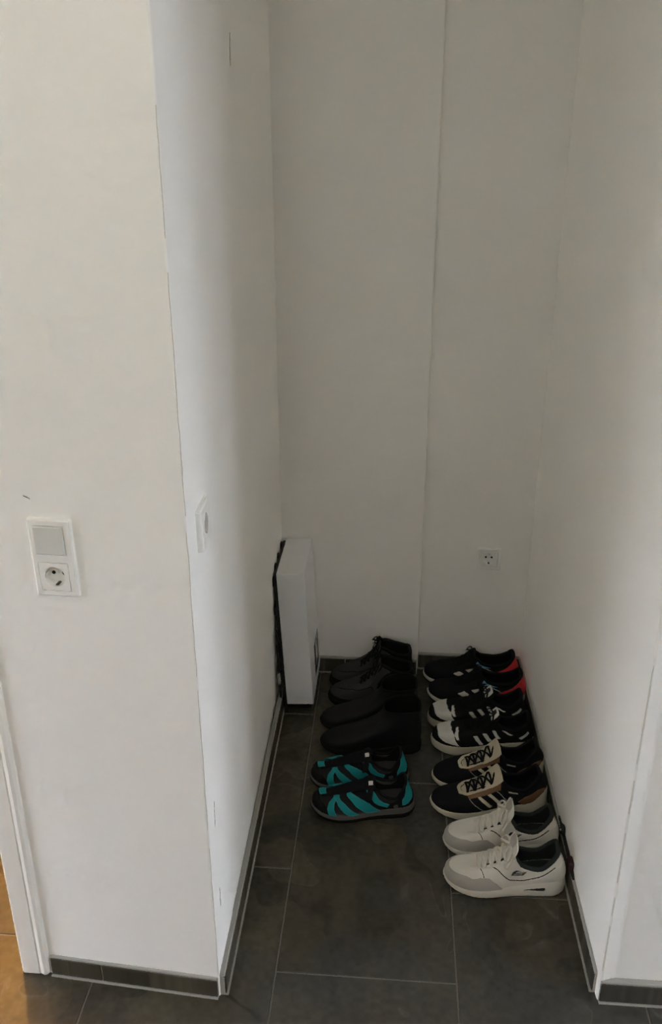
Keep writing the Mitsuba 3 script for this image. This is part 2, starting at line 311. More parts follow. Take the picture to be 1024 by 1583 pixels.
put('back_plate', bm(box(-0.010, -0.0005, 0.004, BD - 0.004, -0.034, BH - 0.004, 0.001)), M['black_plastic'], wb, False, 'black back plate')
for z in (0.09, 0.19, 0.33, 0.43):
    put('clip', bm(box(-0.016 - 0.004 * (z < .25), -0.009, 0.002, 0.016, z, z + 0.03, 0.001)), M['black_plastic'], wb, False)
for y in (0.05, 0.12, 0.2):
    put('clip', bm(box(-0.014, -0.008, y, y + 0.02, BH - 0.02, BH + 0.004, 0.001)), M['black_plastic'], wb, False)
for y in (0.03, 0.19): put('foot', bm(box(0.004, BW - 0.012, y, y + 0.03, -0.0345, 0.001, 0.001)), M['black_plastic'], wb, False, 'black foot')
cb = thing('cable', 'short black cable with a pale plug squeezed between the white box and the left wall', 'cable')
put('cord', tube([(-0.348, 2.290, 0.32), (-0.347, 2.287, 0.26), (-0.3455, 2.289, 0.20), (-0.345, 2.287, 0.15), (-0.343, 2.285, 0.105), (-0.340, 2.290, 0.07)], 0.0032), M['black_plastic'], cb)
put('plug', tube([(-0.345, 2.288, 0.165), (-0.345, 2.286, 0.145), (-0.344, 2.285, 0.125)], [0.003, 0.006, 0.0045]), M['silicone'], cb, label='pale grey plug')

# ---------------------------------------------------------------- shoes
LAT = [(0, 0), (.012, .062), (.055, .108), (.16, .132), (.30, .136), (.45, .146), (.60, .172), (.72, .178), (.83, .160), (.92, .120), (.977, .066), (1, -.018)]
MED = [(0, 0), (.012, -.062), (.055, -.106), (.16, -.128), (.30, -.122), (.45, -.122), (.60, -.152), (.72, -.168), (.83, -.162), (.92, -.136), (.977, -.090), (1, -.018)]
class Shoe:
    """upper surface S(s, t): s runs round the sole edge (0 heel, 0 to .5 the +y side, .5 toe), t from the sole edge up to the opening"""
    def __init__(self, L, right=False, W=1.0, zt=((0, .040), (.3, .034), (.6, .026), (.85, .024), (1, .030)), zb=((0, .004), (.12, 0), (.7, 0), (.88, .006), (1, .018)),
                 C=None, k1=((0, .035), (.3, .03), (.6, .030), (1, .042)), beta=((0, .1), (.3, .25), (.55, .5), (1, .46)), gam=((0, .030), (.3, .02), (.5, .008), (.8, .006), (1, .011)),
                 o1=((0, .006), (.3, .004), (1, .003))):
        self.L, self.right, W = L, right, W * .94
        A, B = (MED, LAT) if right else (LAT, MED)
        s = -1 if right else 1
        def half(pts): P = np.array(pts, float) * L; P[:, 1] *= W * s; c = np.r_[0, np.cumsum(np.linalg.norm(np.diff(P, axis=0), axis=1))]; return P, c / c[-1] * .5
        P0, c0 = half(A); P1, c1 = half(B)
        pts = np.vstack([P0, P1[-2::-1]]); par = np.r_[c0, 1 - c1[-2::-1]]; pts[-1] = pts[0]
        self.out = CubicSpline(par, pts, bc_type='periodic'); self.dout = self.out.derivative()
        f = lambda tab: PchipInterpolator(*np.array(tab, float).T)
        self.zt, self.zb, self.k1, self.beta, self.gam, self.o1 = map(f, (zt, zb, k1, beta, gam, o1))
        c = np.array(C, float); self.cx, self.cy, self.cz = (PchipInterpolator(c[:, 0], c[:, i]) for i in (1, 2, 3))
        self.yc = lambda x: -s * .018 * L * np.clip(x, 0, 1.2) ** 2 * W
        self.PS, self.PT = 2.35 * L, .11
    def E(self, s, off=0.0):
        s = np.mod(s, 1.0); p = self.out(s); d = self.dout(s); d /= np.linalg.norm(d, axis=-1, keepdims=True)
        n = np.stack([-d[..., 1], d[..., 0]], -1)
        return p + n * np.asarray(off)[..., None], n
    def S(self, s, t):
        s, t = np.broadcast_arrays(np.asarray(s, float), np.asarray(t, float)); s = np.mod(s, 1.0)
        tau = np.where(s < .5, 2 * s, 2 - 2 * s); sg = np.where(s < .5, 1.0, -1.0)
        e, n = self.E(s, -.0015); xr = e[..., 0] / self.L
        P0 = np.concatenate([e, (self.zt(np.clip(xr, 0, 1)) - .002)[..., None]], -1)
        cx = self.cx(tau)
        P3 = np.stack([cx * self.L, sg * self.cy(tau) + self.yc(cx), self.cz(tau)], -1)
        h = P3[..., :2] - P0[..., :2]
        P1 = P0.copy(); P1[..., :2] += n * self.o1(tau)[..., None]; P1[..., 2] += self.k1(tau)
        P2 = P3.copy(); P2[..., :2] -= h * self.beta(tau)[..., None]; P2[..., 2] -= self.gam(tau)
        t = t[..., None]
        return (1 - t) ** 3 * P0 + 3 * t * (1 - t) ** 2 * P1 + 3 * t * t * (1 - t) * P2 + t ** 3 * P3
    def N(self, s, t):
        a = self.S(s + .004, t) - self.S(s - .004, t); t1 = np.clip(t + .02, 0, 1); t0 = np.clip(t - .02, 0, 1)
        b = self.S(s, t1) - self.S(s, t0); n = np.cross(b, a); return n / np.maximum(np.linalg.norm(n, axis=-1, keepdims=True), 1e-9)
    def P(self, s, t, off=0.0):
        s, t = np.broadcast_arrays(np.asarray(s, float), np.asarray(t, float)); return self.S(s, t) + self.N(s, t) * np.asarray(off)[..., None]
    def shell(self, t0, t1, o0, o1, ns=208, nt=16):
        s, t = np.meshgrid(np.arange(ns) / ns, np.linspace(t0, t1, nt), indexing='ij'); return slab(self.P(s, t, o0), self.P(s, t, o1), True)
    def patch(self, poly, thick=.0014, off=-.0004, ref=.0045):
        """raised overlay: polygon in (s, t)"""
        q = np.array(poly, float) * [self.PS, self.PT]
        cs = m3.CrossSection([q], m3.FillRule.NonZero) if _area(q) > 0 else m3.CrossSection([q[::-1]], m3.FillRule.NonZero)
        m = tri(m3.Manifold.extrude(cs, .006).refine_to_length(ref)); v = m.vertices
        s, t, z = v[:, 0] / self.PS, np.clip(v[:, 1] / self.PT, 0, 1), v[:, 2] / .006
        m = trimesh.Trimesh(self.P(s, t, off + z * thick), m.faces[:, ::-1], process=False); return m
    def line(self, pts, r=.0008, off=.0006, n=24, flat=1.0):
        """thin tube drawn on the surface through (s, t) points"""
        p = np.array(pts, float); c = np.r_[0, np.cumsum(np.linalg.norm(np.diff(p, axis=0) * [self.PS, self.PT], axis=1))]
        f = PchipInterpolator(c, p) if len(p) > 2 else (lambda u: p[0] + (p[1] - p[0]) * (u / c[-1])[:, None])
        q = f(np.linspace(0, c[-1], n)); return tube(self.P(q[:, 0], q[:, 1], off), r, 6)
    def sole(self, prof=((-.010, 0), (-.001, .0), (.0015, .1), (.0025, .45), (.001, .85), (-.0008, 1), (-.010, 1)), ns=112, z0=0.0, z1=1.0, caps=True):
        s = np.arange(ns) / ns; e0, _ = self.E(s); x = np.clip(e0[:, 0] / self.L, 0, 1); zb, zt = self.zb(x), self.zt(x)
        rows = []
        sp = np.c_[np.clip(e0[:, 0], .12 * self.L, .86 * self.L), self.yc(np.clip(e0[:, 0], .12 * self.L, .86 * self.L) / self.L)]
        def row(xy, f):
            xx = np.clip(xy[:, 0] / self.L, 0, 1); return np.c_[xy, self.zb(xx) + (self.zt(xx) - self.zb(xx)) * (z0 + (z1 - z0) * f)]
        for fr in (0, .5): rows.append(row(sp + (self.E(s, prof[0][0])[0] - sp) * (fr + .001), prof[0][1]))
        for o, f in prof: rows.append(row(self.E(s, o)[0], f))
        for fr in (.5, 0): rows.append(row(sp + (self.E(s, prof[-1][0])[0] - sp) * (fr + .001), prof[-1][1]))
        return loft(np.array(rows), cap=True)
    def insole(self, off=-.0045, dz=.004, th=.003, ns=80):
        s = np.arange(ns) / ns; e, _ = self.E(s, off); sp = np.c_[np.clip(e[:, 0], .12 * self.L, .86 * self.L), np.zeros(ns)]; sp[:, 1] = self.yc(sp[:, 0] / self.L)
        z = lambda q: self.zt(np.clip(q[:, 0] / self.L, 0, 1)) + dz
        g = np.array([np.c_[sp + (e - sp) * f, z(sp + (e - sp) * f) + .003 * f ** 3] for f in (.001, .5, .85, 1)]).transpose(1, 0, 2)
        b = g.copy(); b[..., 2] -= th; return slab(g, b, True)
    def collar(self, tc, r=.0045, flat=.8, off=-.002, n=60, t=1.0):
        s = np.linspace(-tc / 2, tc / 2, n); p = self.P(s, t, off)
        rr = r * np.clip(np.minimum(np.arange(n), np.arange(n)[::-1]) / 5 + .4, 0, 1); return tube(p, rr, 10)
    def tongue(self, pts, th=.005):
        """pts: (x/L, half width, z, arch drop at the edges)"""
        p = np.array(pts, float); f = PchipInterpolator(np.linspace(0, 1, len(p)), p); q = f(np.linspace(0, 1, 16)); w = np.linspace(-1, 1, 11)
        x = np.repeat(q[:, :1] * self.L, 11, 1); y = q[:, 1:2] * w + self.yc(q[:, :1]); z = q[:, 2:3] - q[:, 3:4] * w ** 2
        A = np.stack([x, y, z], -1); tx = np.gradient(A, axis=0); ty = np.gradient(A, axis=1); n = np.cross(tx, ty); n /= np.linalg.norm(n, axis=-1, keepdims=True)
        n *= np.sign(n[..., 2:].mean()); taper = (1 - .75 * np.abs(w) ** 4)[None, :, None] * np.clip(np.minimum(np.arange(16), np.arange(16)[::-1] + 1) / 2, .35, 1)[:, None, None]
        return slab(A + n * th * .5 * taper, A - n * th * .5 * taper)
    def laces(self, taus, te=.93, r=.0026, flat=.45, lift=.007, cross=True, ends=True, bars=False):
        """criss-cross lacing between eyelets at tau; one lace, one mesh"""
        out = []
        def span(ta, sa, tb, sb, l):
            a, b = (self.P(np.array(q), np.array(te), .001) for q in ((ta / 2 if sa > 0 else 1 - ta / 2), (tb / 2 if sb > 0 else 1 - tb / 2)))
            u = np.linspace(0, 1, 13)[:, None]; p = a + (b - a) * u; p[:, 2] += l * (4 * u * (1 - u))[:, 0] ** .8
            return tube(p, r, 8, flat, upv=(.35, 0, 1))
        if bars:
            for i, t in enumerate(taus): out.append(span(t, 1, t, -1, lift))
        if cross:
            for i, (a, b) in enumerate(zip(taus[:-1], taus[1:])): out += [span(a, 1, b, -1, lift), span(b, 1, a, -1, lift + .003)]
        top = (self.P(np.array(taus[0] / 2), np.array(te)) + self.P(np.array(1 - taus[0] / 2), np.array(te))) / 2 + [0, 0, lift + .004]
        if ends:
            for sg in (1, -1):
                loop = np.array([(0, 0, 0), (.006, .012, .006), (.010, .026, .004), (.016, .036, -.008), (.022, .034, -.014), (.022, .022, -.006), (.014, .010, 0), (0, 0, 0)]) * [1, sg, 1]
                end = np.array([(0, 0, 0), (-.004, .012, .004), (.002, .026, -.004), (.010, .036, -.018), (.020, .043, -.034)]) * [1, sg, 1]
                for c in (loop, end):
                    u = np.linspace(0, 1, len(c)); out.append(tube(top + CubicSpline(u, c)(np.linspace(0, 1, 26)), r * .85, 7, .6))
            out.append(moved(trimesh.creation.icosphere(1, .0055), trimesh.transformations.translation_matrix(top)))
        return cat(*out)
def _area(q): x, y = q[:, 0], q[:, 1]; return .5 * np.sum(x * np.roll(y, -1) - y * np.roll(x, -1))

def place(x, y, phi, z=0.0012): return T().translate([x, y, z]).rotate([0, 0, 1], 180.0 + phi)


M['white_leather'] = pm('white_leather', (0.66, 0.63, 0.57), 0.5, spec=0.35)
M['light_grey'] = pm('light_grey', (0.41, 0.385, 0.345), 0.75, spec=0.2)
M['pale_rubber'] = pm('pale_rubber', (0.64, 0.61, 0.54), 0.55, spec=0.3)
M['cream_rubber'] = pm('cream_rubber', (0.56, 0.52, 0.41), 0.6, spec=0.3)
M['lace_white'] = pm('lace_white', (0.60, 0.57, 0.50), 0.85, spec=0.1)
M['lining_dark'] = pm('lining_dark', (0.024, 0.028, 0.028), 0.9, spec=0.1)
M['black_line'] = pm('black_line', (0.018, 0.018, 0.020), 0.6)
M['black_knit'] = pm('black_knit', (0.0096, 0.0096, 0.0114), 0.9, spec=0.1)
M['black_suede'] = pm('black_suede', (0.0060, 0.0060, 0.0066), 0.85, spec=0.15)
M['black_leather'] = pm('black_leather', (0.0084, 0.0084, 0.0096), 0.6, spec=0.25)
M['black_rubber'] = pm('black_rubber', (0.0072, 0.0072, 0.0072), 0.7, spec=0.2)
M['grey_suede'] = pm('grey_suede', (0.040, 0.039, 0.038), 0.85, spec=0.15)
M['lace_black'] = pm('lace_black', (0.0060, 0.0060, 0.0066), 0.9, spec=0.1)
M['cream_fabric'] = pm('cream_fabric', (0.50, 0.44, 0.33), 0.85, spec=0.1)
M['tan_leather'] = pm('tan_leather', (0.17, 0.085, 0.040), 0.6)
M['red'] = pm('red', (0.62, 0.045, 0.055), 0.5)
M['blue'] = pm('blue', (0.10, 0.36, 0.55), 0.5)
M['stripe_white'] = pm('stripe_white', (0.58, 0.56, 0.52), 0.6)
M['teal'] = pm('teal', (0.012, 0.23, 0.25), 0.75, spec=0.2)
M['teal_edge'] = pm('teal_edge', (0.05, 0.30, 0.31), 0.8, spec=0.1)
M['grey_rubber'] = pm('grey_rubber', (0.085, 0.082, 0.076), 0.7, spec=0.2)
M['footbed'] = pm('footbed', (0.045, 0.043, 0.045), 0.8, spec=0.1)
M['seam_teal'] = pm('seam_teal', (.03, .055, .06), .8)
def sym(p): return p + [(1 - s, t) for s, t in p[::-1] if s < .499]
def symh(p): return p + [(-s, t) for s, t in p[::-1] if s > .001]
# overlays on the shoe uppers, in (s, t); name|label, material, thickness, offset, outline
PATCH = {
 'white': [
  ('mudguard|grey toe overlay', 'light_grey', .0020, -.0001, sym([(.258, 0), (.262, .04), (.287, .23), (.315, .41), (.351, .44), (.377, .38), (.412, .44), (.446, .39), (.478, .33), (.5, .30)])),
  ('side_line|dark side line', 'line:black_line', .0011, .0004, [(.320, .80), (.292, .655), (.255, .36), (.231, .237), (.197, .216), (.154, .338), (.113, .6), (.073, .683)]),
  ('seam|dark seam', 'line:black_line', .0008, .0003, [(.43, .95), (.362, .676), (.337, .439)]),
  ('side_logo|dark S emblem', 'black_line', .0014, -.0002, [(.231, .367), (.227, .439), (.215, .511), (.172, .74), (.178, .62), (.186, .482), (.209, .374)]),
  ('logo_stroke|pale S stroke', 'line:light_grey', .0008, .0014, [(.182, .66), (.211, .489), (.216, .446), (.189, .561), (.195, .475), (.223, .396)]),
  ('eyelet_tab|small black tab', 'black_line', .0014, .0008, [(.215, .88), (.19, .90), (.19, .97), (.212, .95)]),
  ('heel_counter', 'white_leather', .0016, -.0004, symh([(.154, .187), (.131, .331), (.102, .554), (.073, .597), (.03, .62), (0, .63)])[::-1] + [(-.10, .02), (.10, .02)][::1]),
  ('eyestay', 'white_leather', .0017, -.0004, sym([(.19, .99), (.19, .74), (.23, .70), (.30, .78), (.36, .80), (.42, .80), (.5, .80)])),
  ('heel_tab', 'light_grey', .0016, -.0004, symh([(.02, .98), (.018, .7), (0, .66)])),
 ],
 'cream': [
  ('eyestay|cream eyestay', 'cream_fabric', .0016, -.0004, sym([(.23, .99), (.226, .87), (.249, .80), (.287, .81), (.327, .81), (.369, .763), (.42, .86), (.5, .92)])),
  ('tan_band|tan leather band', 'tan_leather', .0018, -.0003, [(.372, .763), (.351, .597), (.312, .612), (.268, .59), (.221, .612), (.225, .878), (.249, .799), (.287, .813), (.327, .813)]),
  ('stripe|cream side stripe', 'cream_rubber', .0014, -.0002, [(.318, .612), (.304, .619), (.248, .165), (.256, .108)]),
  ('stripe|cream side stripe', 'cream_rubber', .0014, -.0002, [(.276, .59), (.262, .583), (.211, .209), (.22, .158)]),
  ('stripe_edge', 'line:light_grey', .0009, .0004, [(.35, .597), (.315, .309), (.276, .02)]),
  ('stripe_edge', 'line:light_grey', .0009, .0004, [(.238, .6), (.206, .41), (.185, .273)]),
  ('heel_panel|brown heel panel', 'tan_leather', .0018, -.0004, [(.149, .20), (.124, .55), (.075, .50), (.045, .2), (.05, 0), (.13, 0)]),
  ('heel_mark|small grey mark', 'light_grey', .0012, -.0002, [(.19, .80), (.155, .85), (.153, .78), (.187, .72)]),
 ],
 'striped': [
  ('toe_panel|white toe panel', 'stripe_white', .0014, -.0002, sym([(.45, .66), (.408, .53), (.355, .05), (.388, .10), (.427, .144), (.451, .21), (.479, .33), (.5, .35)]) + [(.5, .72)]),
  ('vamp_strip|white strip behind the toe', 'stripe_white', .0014, -.0002, [(.366, .33), (.395, .58), (.44, .79), (.5, .87), (.5, .82), (.446, .73), (.408, .53), (.375, .31)]),
  ('side_stripe|white side stripe', 'stripe_white', .0014, -.0002, [(.316, .511), (.295, .489), (.254, .072), (.271, .079)]),
  ('side_stripe|white side stripe', 'stripe_white', .0014, -.0002, [(.275, .547), (.254, .518), (.216, .151), (.234, .144)]),
  ('side_stripe|white side stripe', 'stripe_white', .0014, -.0002, [(.233, .60), (.214, .60), (.183, .302), (.198, .252)]),
  ('heel_dash|white heel dash', 'stripe_white', .0014, -.0002, [(.19, .85), (.176, .90), (.141, .72), (.149, .64)]),
  ('heel_dash|white heel dash', 'stripe_white', .0014, -.0002, [(.106, .295), (.064, .583), (.056, .446), (.095, .165)]),
 ],
 'running': [
  ('side_emblem|blue side emblem', 'blue', .0014, -.0002, [(.228, .62), (.214, .84), (.200, .78), (.190, .90), (.155, .86), (.175, .74), (.196, .66), (.204, .72)]),
  ('heel_clip|red heel', 'red', .0024, -.0005, symh([(.165, .0), (.155, .3), (.12, .6), (.085, .82), (.04, .98)])),
  ('side_line|white piping', 'line:stripe_white', .0010, .0004, [(.222, .468), (.190, .70), (.160, .561), (.133, .173), (.109, .129)]),
  ('side_patch|white side patch', 'stripe_white', .0014, -.0002, [(.346, .396), (.318, .489), (.292, .317), (.306, .18)]),
  ('side_patch|white side patch', 'stripe_white', .0014, -.0002, [(.285, .482), (.247, .453), (.238, .388), (.266, .324)]),
 ],
 'hiking': [
  ('rand|black toe rand', 'black_rubber', .0020, -.0003, sym([(.23, 0), (.236, .11), (.33, .11), (.40, .12), (.46, .13), (.5, .13)])),
  ('quarter|black quarter panel', 'black_suede', .0014, -.0003, symh([(.226, 0), (.226, .43), (.19, .80), (.17, .985), (.08, .985)])),
  ('side_seam|dull teal seam', 'line:seam_teal', .0010, .0012, [(.225, .60), (.205, .72), (.188, .9), (.17, .7), (.14, .55)]),
  ('toe_seam', 'line:black_suede', .0010, .0003, [(.48, .45), (.45, .5), (.40, .55), (.34, .45), (.27, .42), (.24, .27)]),
 ],
 'sandal': [
  ('toe_tab|teal square at the toe', 'teal', .0030, .0016, [(.53, .36), (.525, .54), (.48, .554), (.485, .41)]),
  ('strap|teal strap', 'teal', .0028, .0002, [(.430, .60), (.408, .61), (.361, 0), (.392, 0)]),
  ('strap|teal strap', 'teal', .0028, .0002, [(.447, .662), (.429, .741), (.344, .432), (.268, 0), (.306, 0), (.334, .158), (.389, .504)]),
  ('strap|teal strap', 'teal', .0028, .0006, [(.389, .827), (.372, .878), (.293, .626), (.232, .374), (.177, 0), (.231, 0), (.271, .237), (.324, .554)]),
  ('strap|teal strap', 'teal', .0028, .0008, [(.29, .97), (.268, .99), (.215, .72), (.150, .42), (.148, .15), (.215, .46)]),
  ('heel_strap|teal heel strap', 'teal', .0030, .0006, [(.058, .98), (.068, .70), (.087, .42), (.085, .15), (.062, .18), (.035, .33), (.012, .60), (-.01, .9), (0, .98)]),
  ('side_panel|black side panel', 'black_knit', .0026, -.0016, [(.385, .94), (.29, .99), (.262, .99), (.215, .74), (.15, .44), (.09, .33), (.085, .065), (.107, 0), (.223, 0), (.271, .237), (.322, .597)]),
  ('heel_panel|black heel panel', 'black_knit', .0024, -.0016, symh([(.15, 0), (.13, .33), (.118, .70), (.095, .975)])),
  ('strap|teal strap', 'teal', .0028, .0002, [(.570, .60), (.592, .61), (.639, 0), (.608, 0)]),
  ('strap|teal strap', 'teal', .0028, .0002, [(.553, .662), (.571, .741), (.656, .432), (.732, 0), (.694, 0), (.666, .158), (.611, .504)]),
  ('side_panel|black side panel', 'black_knit', .0026, -.0016, [(.615, .94), (.71, .99), (.738, .99), (.785, .74), (.85, .44), (.91, .33), (.915, .065), (.893, 0), (.777, 0), (.729, .237), (.678, .597)]),
  ('button|grey snap button', 'grey_rubber', .0030, .001, [(.124, .129), (.120, .20), (.112, .22), (.104, .18), (.102, .10), (.108, .05), (.117, .06)]),
 ],
}
def collar_line(hx, hh, low, xf, hf, xe, ze, w=1.0):
    r = [(0, hx, 0, hh), (.07, hx + .006, .019, hh - .002), (.15, hx + .05, .030, hh - .018), (.27, .5 * (hx + .05 + xf - .08), .035, low), (.37, xf - .07, .031, low + .008), (.45, xf, .026, hf)]
    for tau, u, y in ((.60, .42, .021), (.78, .82, .017), (.90, .95, .0135), (.965, .99, .008), (1, 1, 0)): r.append((tau, xf + u * (xe - xf), y, hf + (ze - hf) * u ** .85))
    return [(a, b, c * w, d) for a, b, c, d in r]
def decals(sh, root, kind):
    """raised overlays traced on the side or the top of the shoe; names with > are sub-parts"""
    for name, mat, thick, off, poly in PATCH.get(kind, []):
        lab = None
        if '|' in name: name, lab = name.split('|')
        line = mat.startswith('line:')
        m = sh.line(poly, thick, off) if line else sh.patch(poly, thick, off)
        k = put(name, m, M[mat.split(':')[-1]], root, 40, lab, root_tw[root])
        if mat == 'teal':
            e = [np.array(q) for q in poly + poly[:1]]; ln = []
            for a, b in zip(e[:-1], e[1:]): ln += [a + (b - a) * u for u in (0, .33, .66)]
            q = np.array(ln); put('piping', tube(sh.P(q[:, 0], np.clip(q[:, 1], 0, 1), off + thick * .8), .0010, 6, closed=True), M['teal_edge'], k, 40, 'pale teal edge', root_tw[root])
root_tw = {}
def shoe_thing(name, label, cat, group, tw):
    k = thing(name, label, cat, group); root_tw[k] = tw; return k
def add(k, name, mesh, mat, label=None, smooth=40): return put(name, mesh, M[mat], k, smooth, label, root_tw[k])

def white_sneaker(x, y, phi, right, label, L=.297):
    k = shoe_thing('sneaker', label, 'sneaker', 'white lace-up sneakers', place(x, y, phi))
    sh = Shoe(L, right, zt=((0, .046), (.15, .044), (.4, .034), (.6, .027), (.85, .024), (1, .029)), C=collar_line(.070, .128, .080, .45, .114, .72, .064))
    so = sh.sole()
    mf = m3.Manifold(m3.Mesh(so.vertices.astype(np.float32), so.faces.astype(np.uint32)))
    slot = m3.Manifold.hull(m3.Manifold.cylinder(.2, .0062, .0062, 24, True).rotate([90, 0, 0]).translate([.058, 0, .0235]) + m3.Manifold.cylinder(.2, .0016, .0016, 16, True).rotate([90, 0, 0]).translate([.104, 0, .0215]))
    if mf.status() == m3.Error.NoError: so = tri(mf - slot)
    s_ = add(k, 'sole', so, 'pale_rubber', smooth=35)
    root_tw[s_] = root_tw[k]; add(s_, 'slot_filler', box(.05, .108, -.0372, .0372, .014, .031, .004), 'black_line', 'black filler that makes the heel slot dark')  # black block inside the slot supplies its shade by colour
    add(k, 'upper', sh.shell(0, 1, 0, -.0024), 'white_leather')
    add(k, 'lining', sh.shell(.12, .985, -.0026, -.0042), 'lining_dark', 'dark lining')
    add(k, 'insole', sh.insole(), 'lining_dark', 'dark insole')
    add(k, 'collar', sh.collar(.84, .0058, .8, -.004), 'lining_dark', 'dark padded collar')
    add(k, 'tongue', sh.tongue([(.735, .014, .058, .003), (.64, .022, .076, .006), (.52, .029, .098, .010), (.45, .034, .130, .012), (.425, .031, .150, .012)], .009), 'white_leather')
    add(k, 'tongue_label', sh.tongue([(.475, .018, .127, .003), (.445, .018, .143, .003), (.428, .016, .1535, .003)], .004), 'light_grey', 'pale grey tab on the tongue')
    add(k, 'laces', sh.laces([.45, .52, .59, .66, .74, .82], te=.86, r=.0044, flat=.42, lift=.013, bars=True), 'lace_white')
    decals(sh, k, 'white'); return sh, k
def cream_sneaker(x, y, phi, right, label, L=.322):
    k = shoe_thing('knit_sneaker', label, 'sneaker', 'black knit sneakers with cream tongues', place(x, y, phi))
    C = collar_line(.072, .120, .076, .42, .106, .74, .058)
    sh = Shoe(L, right, zt=((0, .074), (.05, .070), (.17, .040), (.4, .030), (.6, .026), (.85, .024), (1, .030)), C=C, k1=((0, .025), (.3, .028), (.6, .026), (1, .028)))
    add(k, 'sole', sh.sole(), 'cream_rubber')
    add(k, 'upper', sh.shell(0, 1, 0, -.0024), 'black_knit')
    add(k, 'lining', sh.shell(.12, .985, -.0026, -.0042), 'black_suede')
    add(k, 'insole', sh.insole(), 'black_suede')
    add(k, 'collar', sh.collar(.84, .005, .8, -.003), 'black_knit')
    add(k, 'tongue', sh.tongue([(.755, .016, .053, .002), (.66, .025, .068, .004), (.54, .031, .088, .006), (.45, .036, .112, .008), (.415, .035, .124, .009)], .006), 'cream_fabric', 'cream tongue')
    add(k, 'laces', sh.laces([.45, .53, .61, .69, .78], r=.0030, flat=.45, lift=.009, ends=False, bars=True), 'lace_black')
    decals(sh, k, 'cream'); return sh, k
def striped_sneaker(x, y, phi, right, label, L=.312):
    k = shoe_thing('striped_sneaker', label, 'sneaker', 'black sneakers with white toes and side stripes', place(x, y, phi))
    sh = Shoe(L, right, W=1.02, zt=((0, .036), (.3, .034), (.6, .032), (.85, .032), (1, .036)), zb=((0, .002), (.12, 0), (.8, 0), (1, .010)), C=collar_line(.055, .108, .072, .39, .098, .68, .066))
    add(k, 'sole', sh.sole(), 'cream_rubber')
    add(k, 'upper', sh.shell(0, 1, 0, -.0024), 'black_suede')
    add(k, 'lining', sh.shell(.12, .985, -.0026, -.0042), 'black_knit')
    add(k, 'insole', sh.insole(), 'black_knit')
    add(k, 'collar', sh.collar(.84, .0055, .8, -.003), 'black_knit')
    add(k, 'tongue', sh.tongue([(.69, .014, .062, .003), (.58, .022, .078, .006), (.46, .028, .096, .008), (.39, .032, .114, .010), (.36, .030, .124, .010)], .008), 'black_suede')
    tl = add(k, 'tongue_label', sh.tongue([(.45, .019, .1010, .003), (.40, .022, .1150, .004), (.365, .020, .1270, .004)], .003), 'stripe_white', 'white label on the tongue')
    root_tw[tl] = root_tw[k]; add(tl, 'emblem', sh.tongue([(.425, .009, .1105, .002), (.39, .010, .1205, .002), (.38, .008, .1235, .002)], .003), 'black_line', 'dark emblem')
    add(k, 'laces', sh.laces([.45, .52, .59, .66, .74, .82], r=.0032, flat=.45, lift=.010, bars=True), 'lace_black')
    decals(sh, k, 'striped'); return sh, k
def running_shoe(x, y, phi, right, label, L=.322):
    k = shoe_thing('running_shoe', label, 'running shoe', 'black running shoes with red heels', place(x, y, phi))
    sh = Shoe(L, right, zt=((0, .040), (.3, .034), (.6, .028), (.85, .026), (1, .034)), zb=((0, .008), (.12, 0), (.7, 0), (.88, .008), (1, .022)), C=collar_line(.055, .110, .076, .47, .104, .74, .060))
    add(k, 'sole', sh.sole(), 'pale_rubber')
    add(k, 'outsole', sh.sole(prof=((-.010, 0), (.0005, 0), (.0028, .5), (.0028, 1), (-.010, 1)), z0=-.06, z1=.22), 'black_rubber', 'black outsole')
    add(k, 'upper', sh.shell(0, 1, 0, -.0024), 'black_knit')
    add(k, 'lining', sh.shell(.12, .985, -.0026, -.0042), 'black_suede')
    add(k, 'insole', sh.insole(), 'black_suede')
    add(k, 'collar', sh.collar(.84, .0062, .85, -.003), 'black_suede')
    add(k, 'tongue', sh.tongue([(.755, .014, .055, .003), (.66, .022, .073, .006), (.56, .028, .092, .008), (.49, .032, .110, .010), (.47, .030, .119, .010)], .006), 'black_knit')
    add(k, 'laces', sh.laces([.46, .53, .60, .67, .75], r=.0028, flat=.5, lift=.008), 'lace_black')
    decals(sh, k, 'running'); return sh, k
